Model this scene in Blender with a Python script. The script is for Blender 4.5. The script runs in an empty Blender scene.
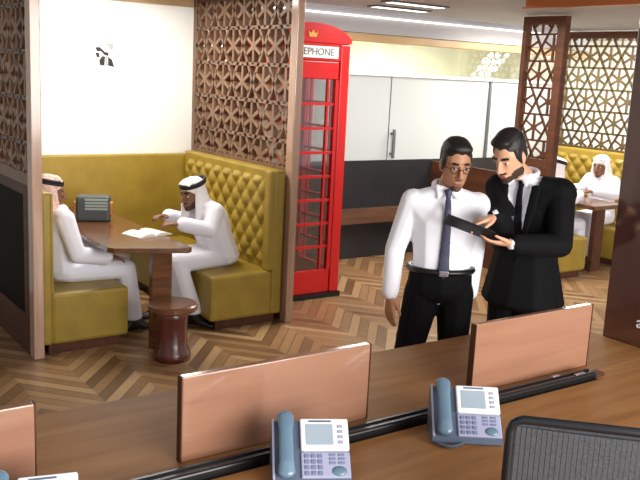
import bpy, bmesh, math, random
from mathutils import Matrix, Vector, Euler
random.seed(4)
PI = math.pi
scn = bpy.context.scene
COL = scn.collection

# ------------------------------------------------------------------ camera
F_PX, PITCH, ROLL, YAW, CAMH = 852.93, .194359, -.049458, .617098, 2.0
cy, sy = math.cos(YAW), math.sin(YAW)
fw = Vector((sy*math.cos(PITCH), cy*math.cos(PITCH), -math.sin(PITCH)))
rt = Vector((cy, -sy, 0)); dn = fw.cross(rt)
r2 = rt*math.cos(ROLL) + dn*math.sin(ROLL); d2 = -rt*math.sin(ROLL) + dn*math.cos(ROLL)
cd = bpy.data.cameras.new('camera'); cam = bpy.data.objects.new('camera', cd); COL.objects.link(cam)
cd.sensor_width = 36; cd.lens = F_PX*36/640; cd.clip_start = .05
m = Matrix.Identity(4)
for i, v in enumerate((r2, -d2, -fw)):
    for j in range(3): m[j][i] = v[j]
m.translation = (0, 0, CAMH); cam.matrix_world = m
scn.camera = cam

# ------------------------------------------------------------------ world, lights, exposure
w = bpy.data.worlds.new('world'); scn.world = w; w.use_nodes = True
w.node_tree.nodes['Background'].inputs[0].default_value = (.93, .96, 1, 1)
w.node_tree.nodes['Background'].inputs[1].default_value = .55
scn.view_settings.view_transform = 'Standard'; scn.view_settings.look = 'None'
scn.view_settings.gamma = 1; scn.view_settings.use_curve_mapping = False
scn.view_settings.exposure = .55
def area(name, loc, target, sx, sy_, power, col=(1, 1, 1)):
    l = bpy.data.lights.new(name, 'AREA'); l.shape = 'RECTANGLE'; l.size = sx; l.size_y = sy_; l.energy = power; l.color = col
    o = bpy.data.objects.new(name, l); COL.objects.link(o); o.location = loc
    o.rotation_euler = (Vector(target)-Vector(loc)).to_track_quat('-Z', 'Y').to_euler()
    return o
area('front_fill', (2.6, -2.6, 1.9), (2.9, 5.5, 1.0), 4.5, 2.2, 330, (1, .97, .93))  # added frontal fill from behind the camera, no window stands there
area('alcove_ceiling_light', (2.66, 6.35, 2.6), (2.66, 6.35, 0), .9, 1.0, 36, (1, .95, .86))
area('corridor_ceiling_light', (5.4, 5.6, 2.6), (5.4, 5.6, 0), 1.6, 1.2, 55, (1, .96, .9))
area('far_wall_fill', (10.0, 5.2, 2.5), (10.9, 6.8, 1.3), 1.2, 1.2, 130, (1, .98, .93))  # added fill to brighten the right wall behind the far lattice
area('far_alcove_ceiling_light', (7.7, 6.4, 2.6), (7.7, 6.4, 0), 1.2, 1.0, 60, (1, .95, .86))
area('office_ceiling_light', (6.5, 8.7, 2.58), (6.5, 8.7, 0), 5, 1.5, 330, (.97, 1, .97))

# ------------------------------------------------------------------ materials
def srgb(c):
    return tuple(((v/255/12.92) if v/255 <= .04045 else ((v/255+.055)/1.055)**2.4) for v in c) + (1,)
def mat(name, c, rough=.5, metal=0, spec=.5, noise=0, nscale=8, coat=0, bump=0, bscale=200, **kw):
    M = bpy.data.materials.new(name); M.use_nodes = True
    nt = M.node_tree; b = nt.nodes['Principled BSDF']
    b.inputs['Base Color'].default_value = srgb(c); b.inputs['Roughness'].default_value = rough
    b.inputs['Metallic'].default_value = metal; b.inputs['Specular IOR Level'].default_value = spec
    b.inputs['Coat Weight'].default_value = coat; b.inputs['Coat Roughness'].default_value = .08
    tc = nt.nodes.new('ShaderNodeTexCoord')
    if noise:
        n = nt.nodes.new('ShaderNodeTexNoise'); n.inputs['Scale'].default_value = nscale; n.inputs['Detail'].default_value = 3
        nt.links.new(tc.outputs['Object'], n.inputs['Vector'])
        r = nt.nodes.new('ShaderNodeValToRGB')
        lo = srgb([max(0, v*(1-noise)) for v in c]); hi = srgb([min(255, v*(1+noise)) for v in c])
        r.color_ramp.elements[0].color = lo; r.color_ramp.elements[1].color = hi
        r.color_ramp.elements[0].position = .3; r.color_ramp.elements[1].position = .7
        nt.links.new(n.outputs['Fac'], r.inputs['Fac']); nt.links.new(r.outputs['Color'], b.inputs['Base Color'])
    if bump:
        n = nt.nodes.new('ShaderNodeTexNoise'); n.inputs['Scale'].default_value = bscale
        nt.links.new(tc.outputs['Object'], n.inputs['Vector'])
        bp = nt.nodes.new('ShaderNodeBump'); bp.inputs['Strength'].default_value = bump; bp.inputs['Distance'].default_value = .002
        nt.links.new(n.outputs['Fac'], bp.inputs['Height']); nt.links.new(bp.outputs['Normal'], b.inputs['Normal'])
    return M
def wood(name, c1, c2, rough=.3, stretch=(1, 12, 12), scale=1.5, coat=0, ior=1.5, spec=.5):
    M = bpy.data.materials.new(name); M.use_nodes = True
    nt = M.node_tree; b = nt.nodes['Principled BSDF']; b.inputs['Roughness'].default_value = rough
    b.inputs['Coat Weight'].default_value = coat; b.inputs['Coat Roughness'].default_value = .1; b.inputs['Coat IOR'].default_value = ior; b.inputs['Specular IOR Level'].default_value = spec
    tc = nt.nodes.new('ShaderNodeTexCoord'); mp = nt.nodes.new('ShaderNodeMapping'); mp.inputs['Scale'].default_value = stretch
    n = nt.nodes.new('ShaderNodeTexNoise'); n.inputs['Scale'].default_value = scale; n.inputs['Detail'].default_value = 5; n.inputs['Distortion'].default_value = .6
    r = nt.nodes.new('ShaderNodeValToRGB')
    r.color_ramp.elements[0].color = srgb(c1); r.color_ramp.elements[1].color = srgb(c2)
    r.color_ramp.elements[0].position = .32; r.color_ramp.elements[1].position = .68
    nt.links.new(tc.outputs['Object'], mp.inputs['Vector']); nt.links.new(mp.outputs['Vector'], n.inputs['Vector'])
    nt.links.new(n.outputs['Fac'], r.inputs['Fac']); nt.links.new(r.outputs['Color'], b.inputs['Base Color'])
    return M
def emis(name, c, s):
    M = bpy.data.materials.new(name); M.use_nodes = True
    b = M.node_tree.nodes['Principled BSDF']; b.inputs['Base Color'].default_value = srgb(c)
    b.inputs['Emission Color'].default_value = srgb(c); b.inputs['Emission Strength'].default_value = s
    return M
def glass_mat(name, tint, amount=.12):
    M = bpy.data.materials.new(name); M.use_nodes = True; nt = M.node_tree
    for n in list(nt.nodes): nt.nodes.remove(n)
    o = nt.nodes.new('ShaderNodeOutputMaterial'); t = nt.nodes.new('ShaderNodeBsdfTransparent'); g = nt.nodes.new('ShaderNodeBsdfGlossy'); mx = nt.nodes.new('ShaderNodeMixShader')
    t.inputs[0].default_value = srgb(tint); g.inputs['Roughness'].default_value = .03; mx.inputs[0].default_value = amount
    nt.links.new(t.outputs[0], mx.inputs[1]); nt.links.new(g.outputs[0], mx.inputs[2]); nt.links.new(mx.outputs[0], o.inputs[0])
    return M
def floor_mat():
    M = bpy.data.materials.new('chevron_parquet'); M.use_nodes = True; nt = M.node_tree; b = nt.nodes['Principled BSDF']
    L = nt.links.new
    tc = nt.nodes.new('ShaderNodeTexCoord'); sp = nt.nodes.new('ShaderNodeSeparateXYZ'); L(tc.outputs['Object'], sp.inputs[0])
    def mth(op, a, b_=None, c=None):
        n = nt.nodes.new('ShaderNodeMath'); n.operation = op
        for i, v in enumerate((a, b_, c)):
            if v is None: continue
            if isinstance(v, (int, float)): n.inputs[i].default_value = v
            else: L(v, n.inputs[i])
        return n.outputs[0]
    W, B = .36, .115
    x = mth('ADD', sp.outputs[0], .02)
    tri = mth('PINGPONG', x, W)
    u = mth('DIVIDE', mth('ADD', sp.outputs[1], mth('MULTIPLY', tri, 1.15)), B)
    idx = mth('FLOOR', u); fr = mth('FRACT', u); colu = mth('FLOOR', mth('DIVIDE', x, W))
    cb = nt.nodes.new('ShaderNodeCombineXYZ'); L(idx, cb.inputs[0]); L(colu, cb.inputs[1])
    wn = nt.nodes.new('ShaderNodeTexWhiteNoise'); wn.noise_dimensions = '2D'; L(cb.outputs[0], wn.inputs['Vector'])
    alt = mth('MULTIPLY', mth('MODULO', mth('ABSOLUTE', idx), 2), .38)
    val = mth('ADD', mth('MULTIPLY', wn.outputs['Value'], .55), alt)
    n = nt.nodes.new('ShaderNodeTexNoise'); n.inputs['Scale'].default_value = 14; L(tc.outputs['Object'], n.inputs['Vector'])
    val = mth('ADD', val, mth('MULTIPLY', mth('SUBTRACT', n.outputs['Fac'], .5), .3))
    r = nt.nodes.new('ShaderNodeValToRGB'); r.color_ramp.elements[0].color = srgb((106, 76, 50)); r.color_ramp.elements[1].color = srgb((176, 144, 106))
    e = r.color_ramp.elements.new(.5); e.color = srgb((148, 114, 78))
    L(val, r.inputs['Fac'])
    gap = mth('LESS_THAN', fr, .07)
    mx = nt.nodes.new('ShaderNodeMix'); mx.data_type = 'RGBA'; L(gap, mx.inputs['Factor'])
    L(r.outputs['Color'], mx.inputs['A']); mx.inputs['B'].default_value = srgb((80, 52, 34))
    L(mx.outputs['Result'], b.inputs['Base Color']); b.inputs['Roughness'].default_value = .33
    return M
MAT = dict(
    floor=floor_mat(),
    ceiling=mat('ceiling_paint', (172, 172, 176), .7),
    white_wall=mat('white_wall_paint', (240, 240, 236), .6),
    dado=mat('dark_stone', (38, 38, 40), .35, noise=.12, nscale=3),
    frost=mat('frosted_glass', (186, 193, 193), .25),
    clear=glass_mat('clear_glass', (242, 244, 234), .10),
    boothglass=glass_mat('booth_glass', (238, 238, 236), .10),
    tan=mat('tan_laminate', (176, 146, 104), .4, noise=.08, nscale=2),
    mull=mat('grey_metal', (110, 112, 116), .35, .6),
    lattice=wood('lattice_wood', (108, 80, 60), (136, 104, 80), .4, (6, 6, 1), 2),
    post=wood('post_wood', (168, 132, 110), (190, 154, 130), .18, (10, 10, .8), 2, .4),
    dwood=wood('dark_frame_wood', (70, 42, 28), (92, 55, 36), .5, (8, 1, 8), 1.5, 0, 1.5, .25),
    walnut=wood('walnut', (92, 56, 34), (126, 80, 50), .25, (1, 1, 12), 2, .3),
    table=wood('table_walnut', (88, 54, 32), (122, 78, 46), .22, (12, 1, 12), 2, .3),
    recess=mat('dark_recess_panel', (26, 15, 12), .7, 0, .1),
    redbrown=wood('red_brown_wood', (74, 32, 26), (100, 46, 34), .25, (10, 10, 1), 2, .3),
    column=wood('column_veneer', (62, 30, 26), (80, 42, 38), .25, (9, 9, .7), 1.5, 1.0, 2.3),
    yellow=mat('mustard_leather', (156, 130, 46), .42, bump=.15, bscale=120, noise=.05),
    red=mat('booth_red_paint', (206, 12, 10), .28, coat=.4),
    black=mat('black_plastic', (16, 16, 18), .35),
    desk=wood('desk_veneer', (144, 98, 56), (164, 117, 72), .5, (1, 9, 9), 1.8, 0, 1.5, .12),
    divider=wood('divider_veneer', (150, 106, 83), (162, 118, 95), .25, (1, 9, 9), 1.6, .8, 1.9),
    ledge=wood('ledge_wood', (78, 52, 38), (100, 70, 52), .35, (1, 9, 9), 1.6),
    white=mat('white_plastic', (245, 246, 248), .35),
    sign=mat('sign_white', (248, 246, 244), .4),
    ink=mat('sign_ink', (110, 110, 114), .5),
    gold=mat('gilt', (226, 170, 90), .3, .3),
    phone=mat('phone_grey', (92, 104, 124), .35),
    handset=mat('handset_blue_grey', (100, 126, 146), .3, coat=.3),
    silver=mat('phone_silver', (168, 170, 196), .35),
    lcd=mat('phone_screen', (164, 178, 190), .15),
    key=mat('phone_keys', (122, 128, 160), .4),
    meshb=mat('chair_mesh', (62, 62, 66), .7, noise=.25, nscale=260),
    frame=mat('chair_frame', (26, 26, 30), .3),
    tablet=mat('tablet_case', (16, 16, 22), .55, 0, .2), screen=mat('tablet_screen', (30, 34, 60), .1),
    paper=mat('paper', (236, 230, 218), .7),
    boxgrey=mat('box_grey', (70, 76, 78), .4), boxlight=mat('box_pale', (150, 165, 158), .4), copper=mat('box_copper', (190, 120, 70), .35),
    emblem=mat('emblem_black', (24, 24, 28), .5), emblemgrey=mat('emblem_grey', (150, 150, 152), .5),
    # people
    skin=mat('skin', (176, 124, 92), .5), skin_pale=mat('skin_pale', (214, 164, 132), .5), skin_dark=mat('skin_dark', (126, 82, 60), .5),
    eyew=mat('eye_white', (222, 216, 210), .3), dark=mat('dark_hair', (24, 20, 20), .55), lips=mat('lips', (150, 86, 74), .5),
    beard=mat('beard', (62, 44, 36), .7), stubble=mat('stubble', (96, 66, 50), .7),
    shirt=mat('white_shirt', (238, 238, 246), .75, bump=.1, bscale=30), suit=mat('black_suit', (15, 15, 18), .8, 0, .15), trousers=mat('black_trousers', (11, 11, 14), .8, 0, .15),
    tie=mat('navy_tie', (48, 48, 74), .5), tieb=mat('black_tie', (12, 12, 15), .6, 0, .2), robe=mat('white_robe', (236, 236, 246), .8),
    ghutra=mat('white_headscarf', (242, 236, 238), .8), ghutrar=mat('pink_headscarf', (222, 188, 176), .8, noise=.12, nscale=60),
    cord=mat('black_head_cord', (20, 18, 22), .6), leather=mat('black_leather', (18, 16, 16), .35), steel=mat('steel', (190, 190, 195), .25, .9),
    lamp=emis('ceiling_lamp', (255, 252, 245), 1.6), olive=wood('olive_wood', (74, 58, 30), (96, 76, 40), .35, (6, 6, 1), 2),
)

# ------------------------------------------------------------------ mesh helpers
WM = {}
def ell(c, r, R=None):
    return (Vector(c), (r, r, r) if isinstance(r, (int, float)) else r, R)
_ico = {}
def ico(sub=2):
    if sub not in _ico:
        b = bmesh.new(); bmesh.ops.create_icosphere(b, subdivisions=sub, radius=1); _ico[sub] = [v.co.copy() for v in b.verts]; b.free()
    return _ico[sub]
class MB:
    def __init__(s): s.v = []; s.f = []
    def add(s, vs, fs, M=None):
        o = len(s.v); s.v += [tuple(M @ Vector(v)) if M else tuple(v) for v in vs]; s.f += [tuple(i+o for i in f) for f in fs]; return s
    def addbm(s, b, M=None):
        b.verts.index_update(); s.add([v.co.copy() for v in b.verts], [[v.index for v in f.verts] for f in b.faces], M); b.free(); return s
    def box(s, x0, x1, y0, y1, z0, z1, bev=0, M=None, seg=2):
        b = bmesh.new(); bmesh.ops.create_cube(b, size=1)
        for v in b.verts: v.co = Vector(((x0+x1)/2+v.co.x*(x1-x0), (y0+y1)/2+v.co.y*(y1-y0), (z0+z1)/2+v.co.z*(z1-z0)))
        if bev: bmesh.ops.bevel(b, geom=b.edges[:], offset=bev, segments=seg, profile=.5, affect='EDGES')
        return s.addbm(b, M)
    def hull(s, ells, M=None, sub=2):
        b = bmesh.new()
        for c, r, R in ells:
            for p in ico(sub):
                q = Vector((p.x*r[0], p.y*r[1], p.z*r[2]))
                if R: q = R @ q
                b.verts.new(c+q)
        bmesh.ops.convex_hull(b, input=b.verts[:])
        bmesh.ops.delete(b, geom=[v for v in b.verts if not v.link_faces], context='VERTS')
        return s.addbm(b, M)
    def bar(s, p, q, wid, th, nrm):
        p, q, n = Vector(p), Vector(q), Vector(nrm); d = (q-p).normalized(); t = d.cross(n).normalized()
        vs = [p+t*a*wid/2+n*c*th/2 for a, c in ((-1, -1), (1, -1), (1, 1), (-1, 1))] + [q+t*a*wid/2+n*c*th/2 for a, c in ((-1, -1), (1, -1), (1, 1), (-1, 1))]
        return s.add(vs, [(3, 2, 1, 0), (4, 5, 6, 7), (0, 1, 5, 4), (1, 2, 6, 5), (2, 3, 7, 6), (3, 0, 4, 7)])
    def tube(s, pts, rad, n=8, closed=False):
        pts = [Vector(p) for p in pts]; o = len(s.v); N = len(pts); up = None
        for i, p in enumerate(pts):
            a = pts[(i-1) % N] if closed or i > 0 else p; b_ = pts[(i+1) % N] if closed or i < N-1 else p
            d = (b_-a).normalized()
            if up is None: up = d.orthogonal().normalized()
            up = (up-d*up.dot(d)).normalized(); t = d.cross(up)
            r = rad[i] if isinstance(rad, (list, tuple)) else rad
            for k in range(n): s.v.append(tuple(p+(up*math.cos(2*PI*k/n)+t*math.sin(2*PI*k/n))*r))
        for i in range(N if closed else N-1):
            j = (i+1) % N
            for k in range(n): s.f.append((o+i*n+k, o+i*n+(k+1) % n, o+j*n+(k+1) % n, o+j*n+k))
        if not closed: s.f.append(tuple(o+k for k in reversed(range(n)))); s.f.append(tuple(o+(N-1)*n+k for k in range(n)))
        return s
    def lathe(s, prof, c, n=32):
        o = len(s.v); c = Vector(c)
        for r, z in prof:
            for k in range(n): s.v.append((c.x+r*math.cos(2*PI*k/n), c.y+r*math.sin(2*PI*k/n), c.z+z))
        for i in range(len(prof)-1):
            for k in range(n): s.f.append((o+i*n+k, o+i*n+(k+1) % n, o+(i+1)*n+(k+1) % n, o+(i+1)*n+k))
        s.f.append(tuple(o+k for k in reversed(range(n)))); s.f.append(tuple(o+(len(prof)-1)*n+k for k in range(n)))
        return s
    def prism(s, poly, axis, a, b_):
        n = len(poly)
        def P(p, t): return (t, p[0], p[1]) if axis == 'x' else ((p[0], t, p[1]) if axis == 'y' else (p[0], p[1], t))
        return s.add([P(p, a) for p in poly]+[P(p, b_) for p in poly], [tuple(range(n)), tuple(range(2*n-1, n-1, -1))]+[(i, i+n, (i+1) % n+n, (i+1) % n) for i in range(n)])
    def mesh(s, name):
        me = bpy.data.meshes.new(name); me.from_pydata(s.v, [], s.f); me.update(); return me
    def build(s, name, mats, parent=None, local=False, smooth=False, voxel=0, sm=4, solid=0, cut=None):
        me = s.mesh(name)
        if not voxel:
            b = bmesh.new(); b.from_mesh(me); bmesh.ops.recalc_face_normals(b, faces=b.faces[:]); b.to_mesh(me); b.free()
        if voxel:
            t = bpy.data.objects.new('tmp', me); COL.objects.link(t)
            md = t.modifiers.new('r', 'REMESH'); md.mode = 'VOXEL'; md.voxel_size = voxel
            sd = t.modifiers.new('s', 'SMOOTH'); sd.iterations = sm; sd.factor = .5
            bpy.context.view_layer.update()
            dg = bpy.context.evaluated_depsgraph_get(); me2 = bpy.data.meshes.new_from_object(t.evaluated_get(dg)); bpy.data.objects.remove(t)
            bpy.data.meshes.remove(me); me = me2; me.name = name; smooth = True
            if cut:
                b = bmesh.new(); b.from_mesh(me)
                bmesh.ops.delete(b, geom=[f for f in b.faces if cut(f.calc_center_median())], context='FACES'); b.to_mesh(me); b.free()
        if not isinstance(mats, (list, tuple)): mats = [mats]
        me.materials.clear()
        for mm in mats: me.materials.append(mm)
        if smooth: me.polygons.foreach_set('use_smooth', [True]*len(me.polygons))
        if parent and not local: me.transform(WM[parent].inverted())
        o = bpy.data.objects.new(name, me); COL.objects.link(o)
        if parent: o.parent = parent; WM[o] = WM[parent]
        else: WM[o] = Matrix.Identity(4)
        if solid:
            sd = o.modifiers.new('thickness', 'SOLIDIFY'); sd.thickness = solid; sd.offset = -1
        return o
def tag(o, label=None, cat=None, group=None, kind=None):
    if label: o['label'] = label
    if cat: o['category'] = cat
    if group: o['group'] = group
    if kind: o['kind'] = kind
    return o
def thing(name, loc, label, cat, group=None, rz=0):
    o = bpy.data.objects.new(name, None); COL.objects.link(o); o.location = loc; o.rotation_euler = (0, 0, rz); o.empty_display_size = .1
    WM[o] = Matrix.Translation(loc) @ Matrix.Rotation(rz, 4, 'Z'); return tag(o, label, cat, group)
def struct(name, mb, m_, parent=None, **k):
    o = mb.build(name, m_, parent, **k)
    if not parent: o['kind'] = 'structure'
    return o
def text_mesh(txt, size, depth=.002):
    c = bpy.data.curves.new('t', 'FONT'); c.body = txt; c.size = size; c.extrude = depth; c.align_x = 'CENTER'; c.align_y = 'CENTER'
    t = bpy.data.objects.new('t', c); COL.objects.link(t); bpy.context.view_layer.update()
    me = bpy.data.meshes.new_from_object(t.evaluated_get(bpy.context.evaluated_depsgraph_get())); bpy.data.objects.remove(t)
    vs = [v.co.copy() for v in me.vertices]; fs = [tuple(p.vertices) for p in me.polygons]; bpy.data.meshes.remove(me); return vs, fs
def lattice(mb, y0, y1, z0, z1, xc, th=.05, a=.30, wid=.03):
    """hexagon-and-triangle net with six spokes in each hexagon, in the plane x = xc, clipped to a rectangle"""
    segs = []; h = a*math.sqrt(3)/2
    ymid = (y0+y1)/2
    for j in range(-2, int((z1-z0)/h)+3):
        for i in range(-2, int((y1-y0)/a)+4):
            c = (y0+(i+.5*(j % 2))*a+.06, z0+j*h+.05)
            V = [(c[0]+a/2*math.cos(PI/3*k), c[1]+a/2*math.sin(PI/3*k)) for k in range(6)]
            for k in range(3 if False else 6):
                p, q = V[k], V[(k+1) % 6]; segs.append((p, q))
                mth = ((p[0]+q[0])/2, (p[1]+q[1])/2); segs.append((c, mth))
    seen = set()
    def clip(p, q):
        t0, t1 = 0, 1; d = (q[0]-p[0], q[1]-p[1])
        for dd, pp, lo, hi in ((d[0], p[0], y0, y1), (d[1], p[1], z0, z1)):
            if abs(dd) < 1e-9:
                if pp < lo or pp > hi: return None
            else:
                ta, tb = (lo-pp)/dd, (hi-pp)/dd
                if ta > tb: ta, tb = tb, ta
                t0, t1 = max(t0, ta), min(t1, tb)
        if t1-t0 < .02: return None
        return (p[0]+d[0]*t0, p[1]+d[1]*t0), (p[0]+d[0]*t1, p[1]+d[1]*t1)
    for p, q in segs:
        k = tuple(sorted(((round(p[0], 3), round(p[1], 3)), (round(q[0], 3), round(q[1], 3)))))
        if k in seen: continue
        seen.add(k); s = clip(p, q)
        if s: mb.bar((xc, s[0][0], s[0][1]), (xc, s[1][0], s[1][1]), wid, th, (1, 0, 0))
    # solid hubs at the hexagon centres
    for j in range(0, int((z1-z0)/h)+2):
        for i in range(-1, int((y1-y0)/a)+2):
            c = (y0+(i+.5*(j % 2))*a+.06, z0+j*h+.05)
            if y0+.04 < c[0] < y1-.04 and z0+.04 < c[1] < z1-.04:
                mb.prism([(c[0]+.036*math.cos(PI/3*k+PI/6), c[1]+.036*math.sin(PI/3*k+PI/6)) for k in range(6)], 'x', xc-th/2-.001, xc+th/2+.001)
    return mb

# ------------------------------------------------------------------ the room
struct('floor', MB().box(-3, 12, -3, 11, -.1, 0), MAT['floor'])
struct('ceiling', MB().box(-3, 12, 1.2, 11, 2.66, 2.76), MAT['ceiling'])
WY = 7.3
struct('wall_back', MB().box(3.72, 9.3, WY, WY+.12, 0, 1.08), MAT['dado'])
struct('wall_alcove', MB().box(-.5, 3.72, WY, WY+.12, 0, 2.66), MAT['white_wall'])
struct('wall_right', MB().box(11, 11.1, 2, 10.2, 0, 2.66), MAT['white_wall'])
struct('wall_office', MB().box(-.5, 12, 10.2, 10.3, 0, 2.66), mat('office_wall', (206, 203, 186), .6, noise=.1, nscale=1.2))
struct('added_wall_left', MB().box(-2.7, -2.6, 1.5, 7.42, 0, 2.66), mat('added_wall_paint', (206, 196, 184), .7))  # unseen wall added to keep world light off the left lattice
struct('trim_1', MB().box(1.72, 3.62, WY-.03, WY, 2.52, 2.62), MAT['tan'])
w1 = struct('window_1', MB().box(3.72, 6.04, WY+.02, WY+.05, 1.08, 2.0).box(6.05, 7.55, WY+.02, WY+.05, 1.08, 2.0).box(7.57, 9.3, WY+.02, WY+.05, 1.08, 2.0), MAT['frost'])
MB().box(7.545, 7.575, WY-.01, WY+.08, 1.08, 2.0).box(6.04, 6.05, WY+.015, WY+.055, 1.08, 2.0).build('window_frame', MAT['mull'], w1)
MB().box(6.07, 6.10, WY-.05, WY-.02, 1.10, 1.42, .008).box(6.075, 6.095, WY-.03, WY+.03, 1.14, 1.16).box(6.075, 6.095, WY-.03, WY+.03, 1.36, 1.38).build('window_handle', MAT['mull'], w1)
w2 = struct('window_2', MB().box(3.72, 9.3, WY+.03, WY+.04, 2.02, 2.33), MAT['clear'])
MB().box(3.72, 9.3, WY-.01, WY+.09, 1.99, 2.02).build('window_frame', MAT['white_wall'], w2)
struct('trim_2', MB().box(3.72, 9.3, WY-.06, WY+.12, 2.335, 2.415, .008), MAT['tan'])
struct('trim_3', MB().box(3.72, 9.3, WY, WY+.12, 2.425, 2.66), MAT['ceiling'])
tag(MB().box(3.75, 8.77, WY-.03, WY-.001, 2.585, 2.598).build('cove_light', MAT['lamp']), 'long thin white light strip high along the back wall above the tan beam', 'light')
# wood ledge along the dark wall, rounded at its free end
lp = [(4.62, WY-.005), (6.26, WY-.005), (6.30, WY-.03), (6.26, WY-.10), (6.18, WY-.13), (4.62, WY-.13)]
struct('trim_4', MB().prism(lp, 'z', .41, .56), MAT['ledge'])
struct('trim_5', MB().box(5.08, 5.12, 2.6, 4.62, 2.55, 2.66).box(5.07, 5.13, 2.6, 4.64, 2.545, 2.56), wood('orange_wood', (186, 104, 50), (206, 124, 66), .3, (9, 1, 9), 1.5))
for i, (x, y) in enumerate(((5.62, 6.75), (5.35, 6.2))):
    cl = thing('ceiling_light', (x, y, 2.66), ['long recessed ceiling light nearest the top of the phone booth', 'long recessed ceiling light between the phone booth and the far lattice screens'][i], 'light', 'recessed ceiling lights')
    MB().box(x-.32, x+.32, y-.05, y+.05, 2.642, 2.66).build('diffuser', MAT['lamp'], cl)
    MB().box(x-.35, x+.35, y-.08, y-.05, 2.645, 2.66).box(x-.35, x+.35, y+.05, y+.08, 2.645, 2.66).box(x-.35, x-.32, y-.05, y+.05, 2.645, 2.66).box(x+.32, x+.35, y-.05, y+.05, 2.645, 2.66).build('frame', MAT['mull'], cl)
for i, (x, y) in enumerate(((7.3, 8.4), (8.3, 8.4), (6.4, 9.2))):
    cl = thing('ceiling_panel_light', (x, y, 2.66), 'square ceiling light seen through the clear glass strip of the office behind', 'light', 'office ceiling lights')
    MB().box(x-.28, x+.28, y-.28, y+.28, 2.64, 2.66).build('diffuser', MAT['lamp'], cl)
struct('column', MB().box(3.63, 4.15, 1.95, 2.58, 0, 2.66, .006), MAT['column'])
vs, fs = text_mesh('a', .085)
Mt = Matrix(((0, 0, -1, 3.627), (-1, 0, 0, 2.375), (0, 1, 0, .87), (0, 0, 0, 1)))
tag(MB().add(vs, fs, Mt).build('letter_sign', MAT['white']), 'small white letter fixed low on the dark column', 'sign')

# ------------------------------------------------------------------ lattice partitions
def partition(label, xa, xb, y0, y1, ylat1, outer, base_top=1.2, inset=True, low=None, pm='post', lm='lattice', bm_='dwood', zt=2.60, th=.05, wid=.03, a=.34):
    t = thing('lattice_partition', ((xa+xb)/2, y0, 0), label, 'partition')
    xc = (xa+xb)/2
    MB().box(xa, xb, y0-.05, y0+.045, 0, zt+.04, .006).build('post', MAT[pm], t)
    MB().box(xa, xb, ylat1-.05, ylat1, base_top, zt+.04, .006).build('post', MAT[lm], t)
    MB().box(xa+.005, xb-.005, y0+.045, ylat1-.05, zt-.04, zt+.04).build('top_rail', MAT[bm_], t)
    lattice(MB(), y0+.045, ylat1-.05, base_top+.05, zt-.04, xc, th, a, wid).build('lattice_panel', MAT[lm], t)
    MB().box(xa+.005, xb-.005, y0+.045, ylat1 if low else y1, base_top-.03, base_top+.05).build('middle_rail', MAT[lm], t)
    b = MB()
    if low:
        MB().box(xa+.02, xb-.02, ylat1, y1, 0, low).build('low_panel', MAT['dwood'], t); y1 = ylat1
    b.box(xa+.02, xb-.02, y0+.045, y1, 0, base_top-.03)
    b.box(xa+.003, xb-.003, y0+.045, y0+.16, 0, base_top-.03).box(xa+.003, xb-.003, y1-.12, y1, 0, base_top-.03).box(xa+.003, xb-.003, y0+.16, y1-.12, 0, .27).box(xa+.003, xb-.003, y0+.16, y1-.12, base_top-.10, base_top-.03)
    bp = b.build('base_panel', MAT[bm_], t)
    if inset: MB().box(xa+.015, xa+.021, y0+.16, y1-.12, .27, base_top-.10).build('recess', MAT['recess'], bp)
    return t
partition('carved lattice partition at the left edge, behind the seated man with the pink headscarf', 1.63, 1.70, 5.6, WY, WY, -1)
partition('carved lattice partition between the tufted mustard sofa and the red telephone booth', 3.635, 3.70, 5.6, WY, WY, -1)
partition('narrow carved lattice wing beside the suited man, nearer of the two far screens', 6.68, 6.76, 5.6, WY, 6.08, -1, inset=False, low=1.06, lm='dwood', pm='dwood', th=.018, wid=.020, a=.30)
partition('wide carved lattice screen above the far mustard sofa, next to the dark column', 8.78, 8.87, 5.6, WY, WY, -1, inset=False, lm='olive', pm='olive', th=.02, wid=.026, a=.30)

# ------------------------------------------------------------------ sofas
def tufted(mb, x, y0, y1, z0, z1, sgn, p=.17, q=.19, d=.04):
    ny, nz = 90, 60; o = len(mb.v)
    for i in range(ny+1):
        for j in range(nz+1):
            y = y0+(y1-y0)*i/ny; z = z0+(z1-z0)*j/nz
            a = y/p+z/q; b = y/p-z/q
            e = min(1, min(i, ny-i)/4, min(j, nz-j)/4)
            mb.v.append((x+sgn*d*math.sqrt(abs(math.sin(PI*a)*math.sin(PI*b)))*e, y, z))
    for i in range(ny):
        for j in range(nz):
            k = o+i*(nz+1)+j; mb.f.append((k, k+1, k+nz+2, k+nz+1))
def sofa(label, xw, sgn, y0, y1, grp, wid=.61, top=1.23, bt=.10, d=.04):
    """xw = wall-side x, sgn = direction of the seat"""
    t = thing('booth_sofa', (xw+sgn*wid/2, (y0+y1)/2, 0), label, 'sofa', grp)
    def bx(m_, a, b, ya, yb, za, zb, bev): return m_.box(min(xw+sgn*a, xw+sgn*b), max(xw+sgn*a, xw+sgn*b), ya, yb, za, zb, bev)
    bx(MB(), .05, wid-.06, y0+.03, y1, 0, .08, 0).build('plinth', MAT['dwood'], t)
    bx(MB(), bt-.01, wid, y0, y1, .07, .43, .025).build('seat', MAT['yellow'], t, smooth=False)
    b = MB(); bx(b, 0, bt, y0, y1, .07, top, .02)
    br = b.build('backrest', MAT['yellow'], t)
    b = MB(); tufted(b, xw+sgn*(bt-.005), y0+.09, y1-.02, .45, top-.06, sgn, d=d)
    b.build('tufting', MAT['yellow'], br, smooth=True)
    bx(MB(), bt-.01, bt+.045 if sgn < 0 else bt+.008, y0+.002, y0+.09, .43, top-.005, .015).build('end_bolster', MAT['yellow'], t)
    return t
G = 'mustard booth sofas'
sofa('mustard leather booth sofa under the seated man with the pink headscarf', 1.702, 1, 5.6, 7.2, G, .62, 1.13, .075, .02)
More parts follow.
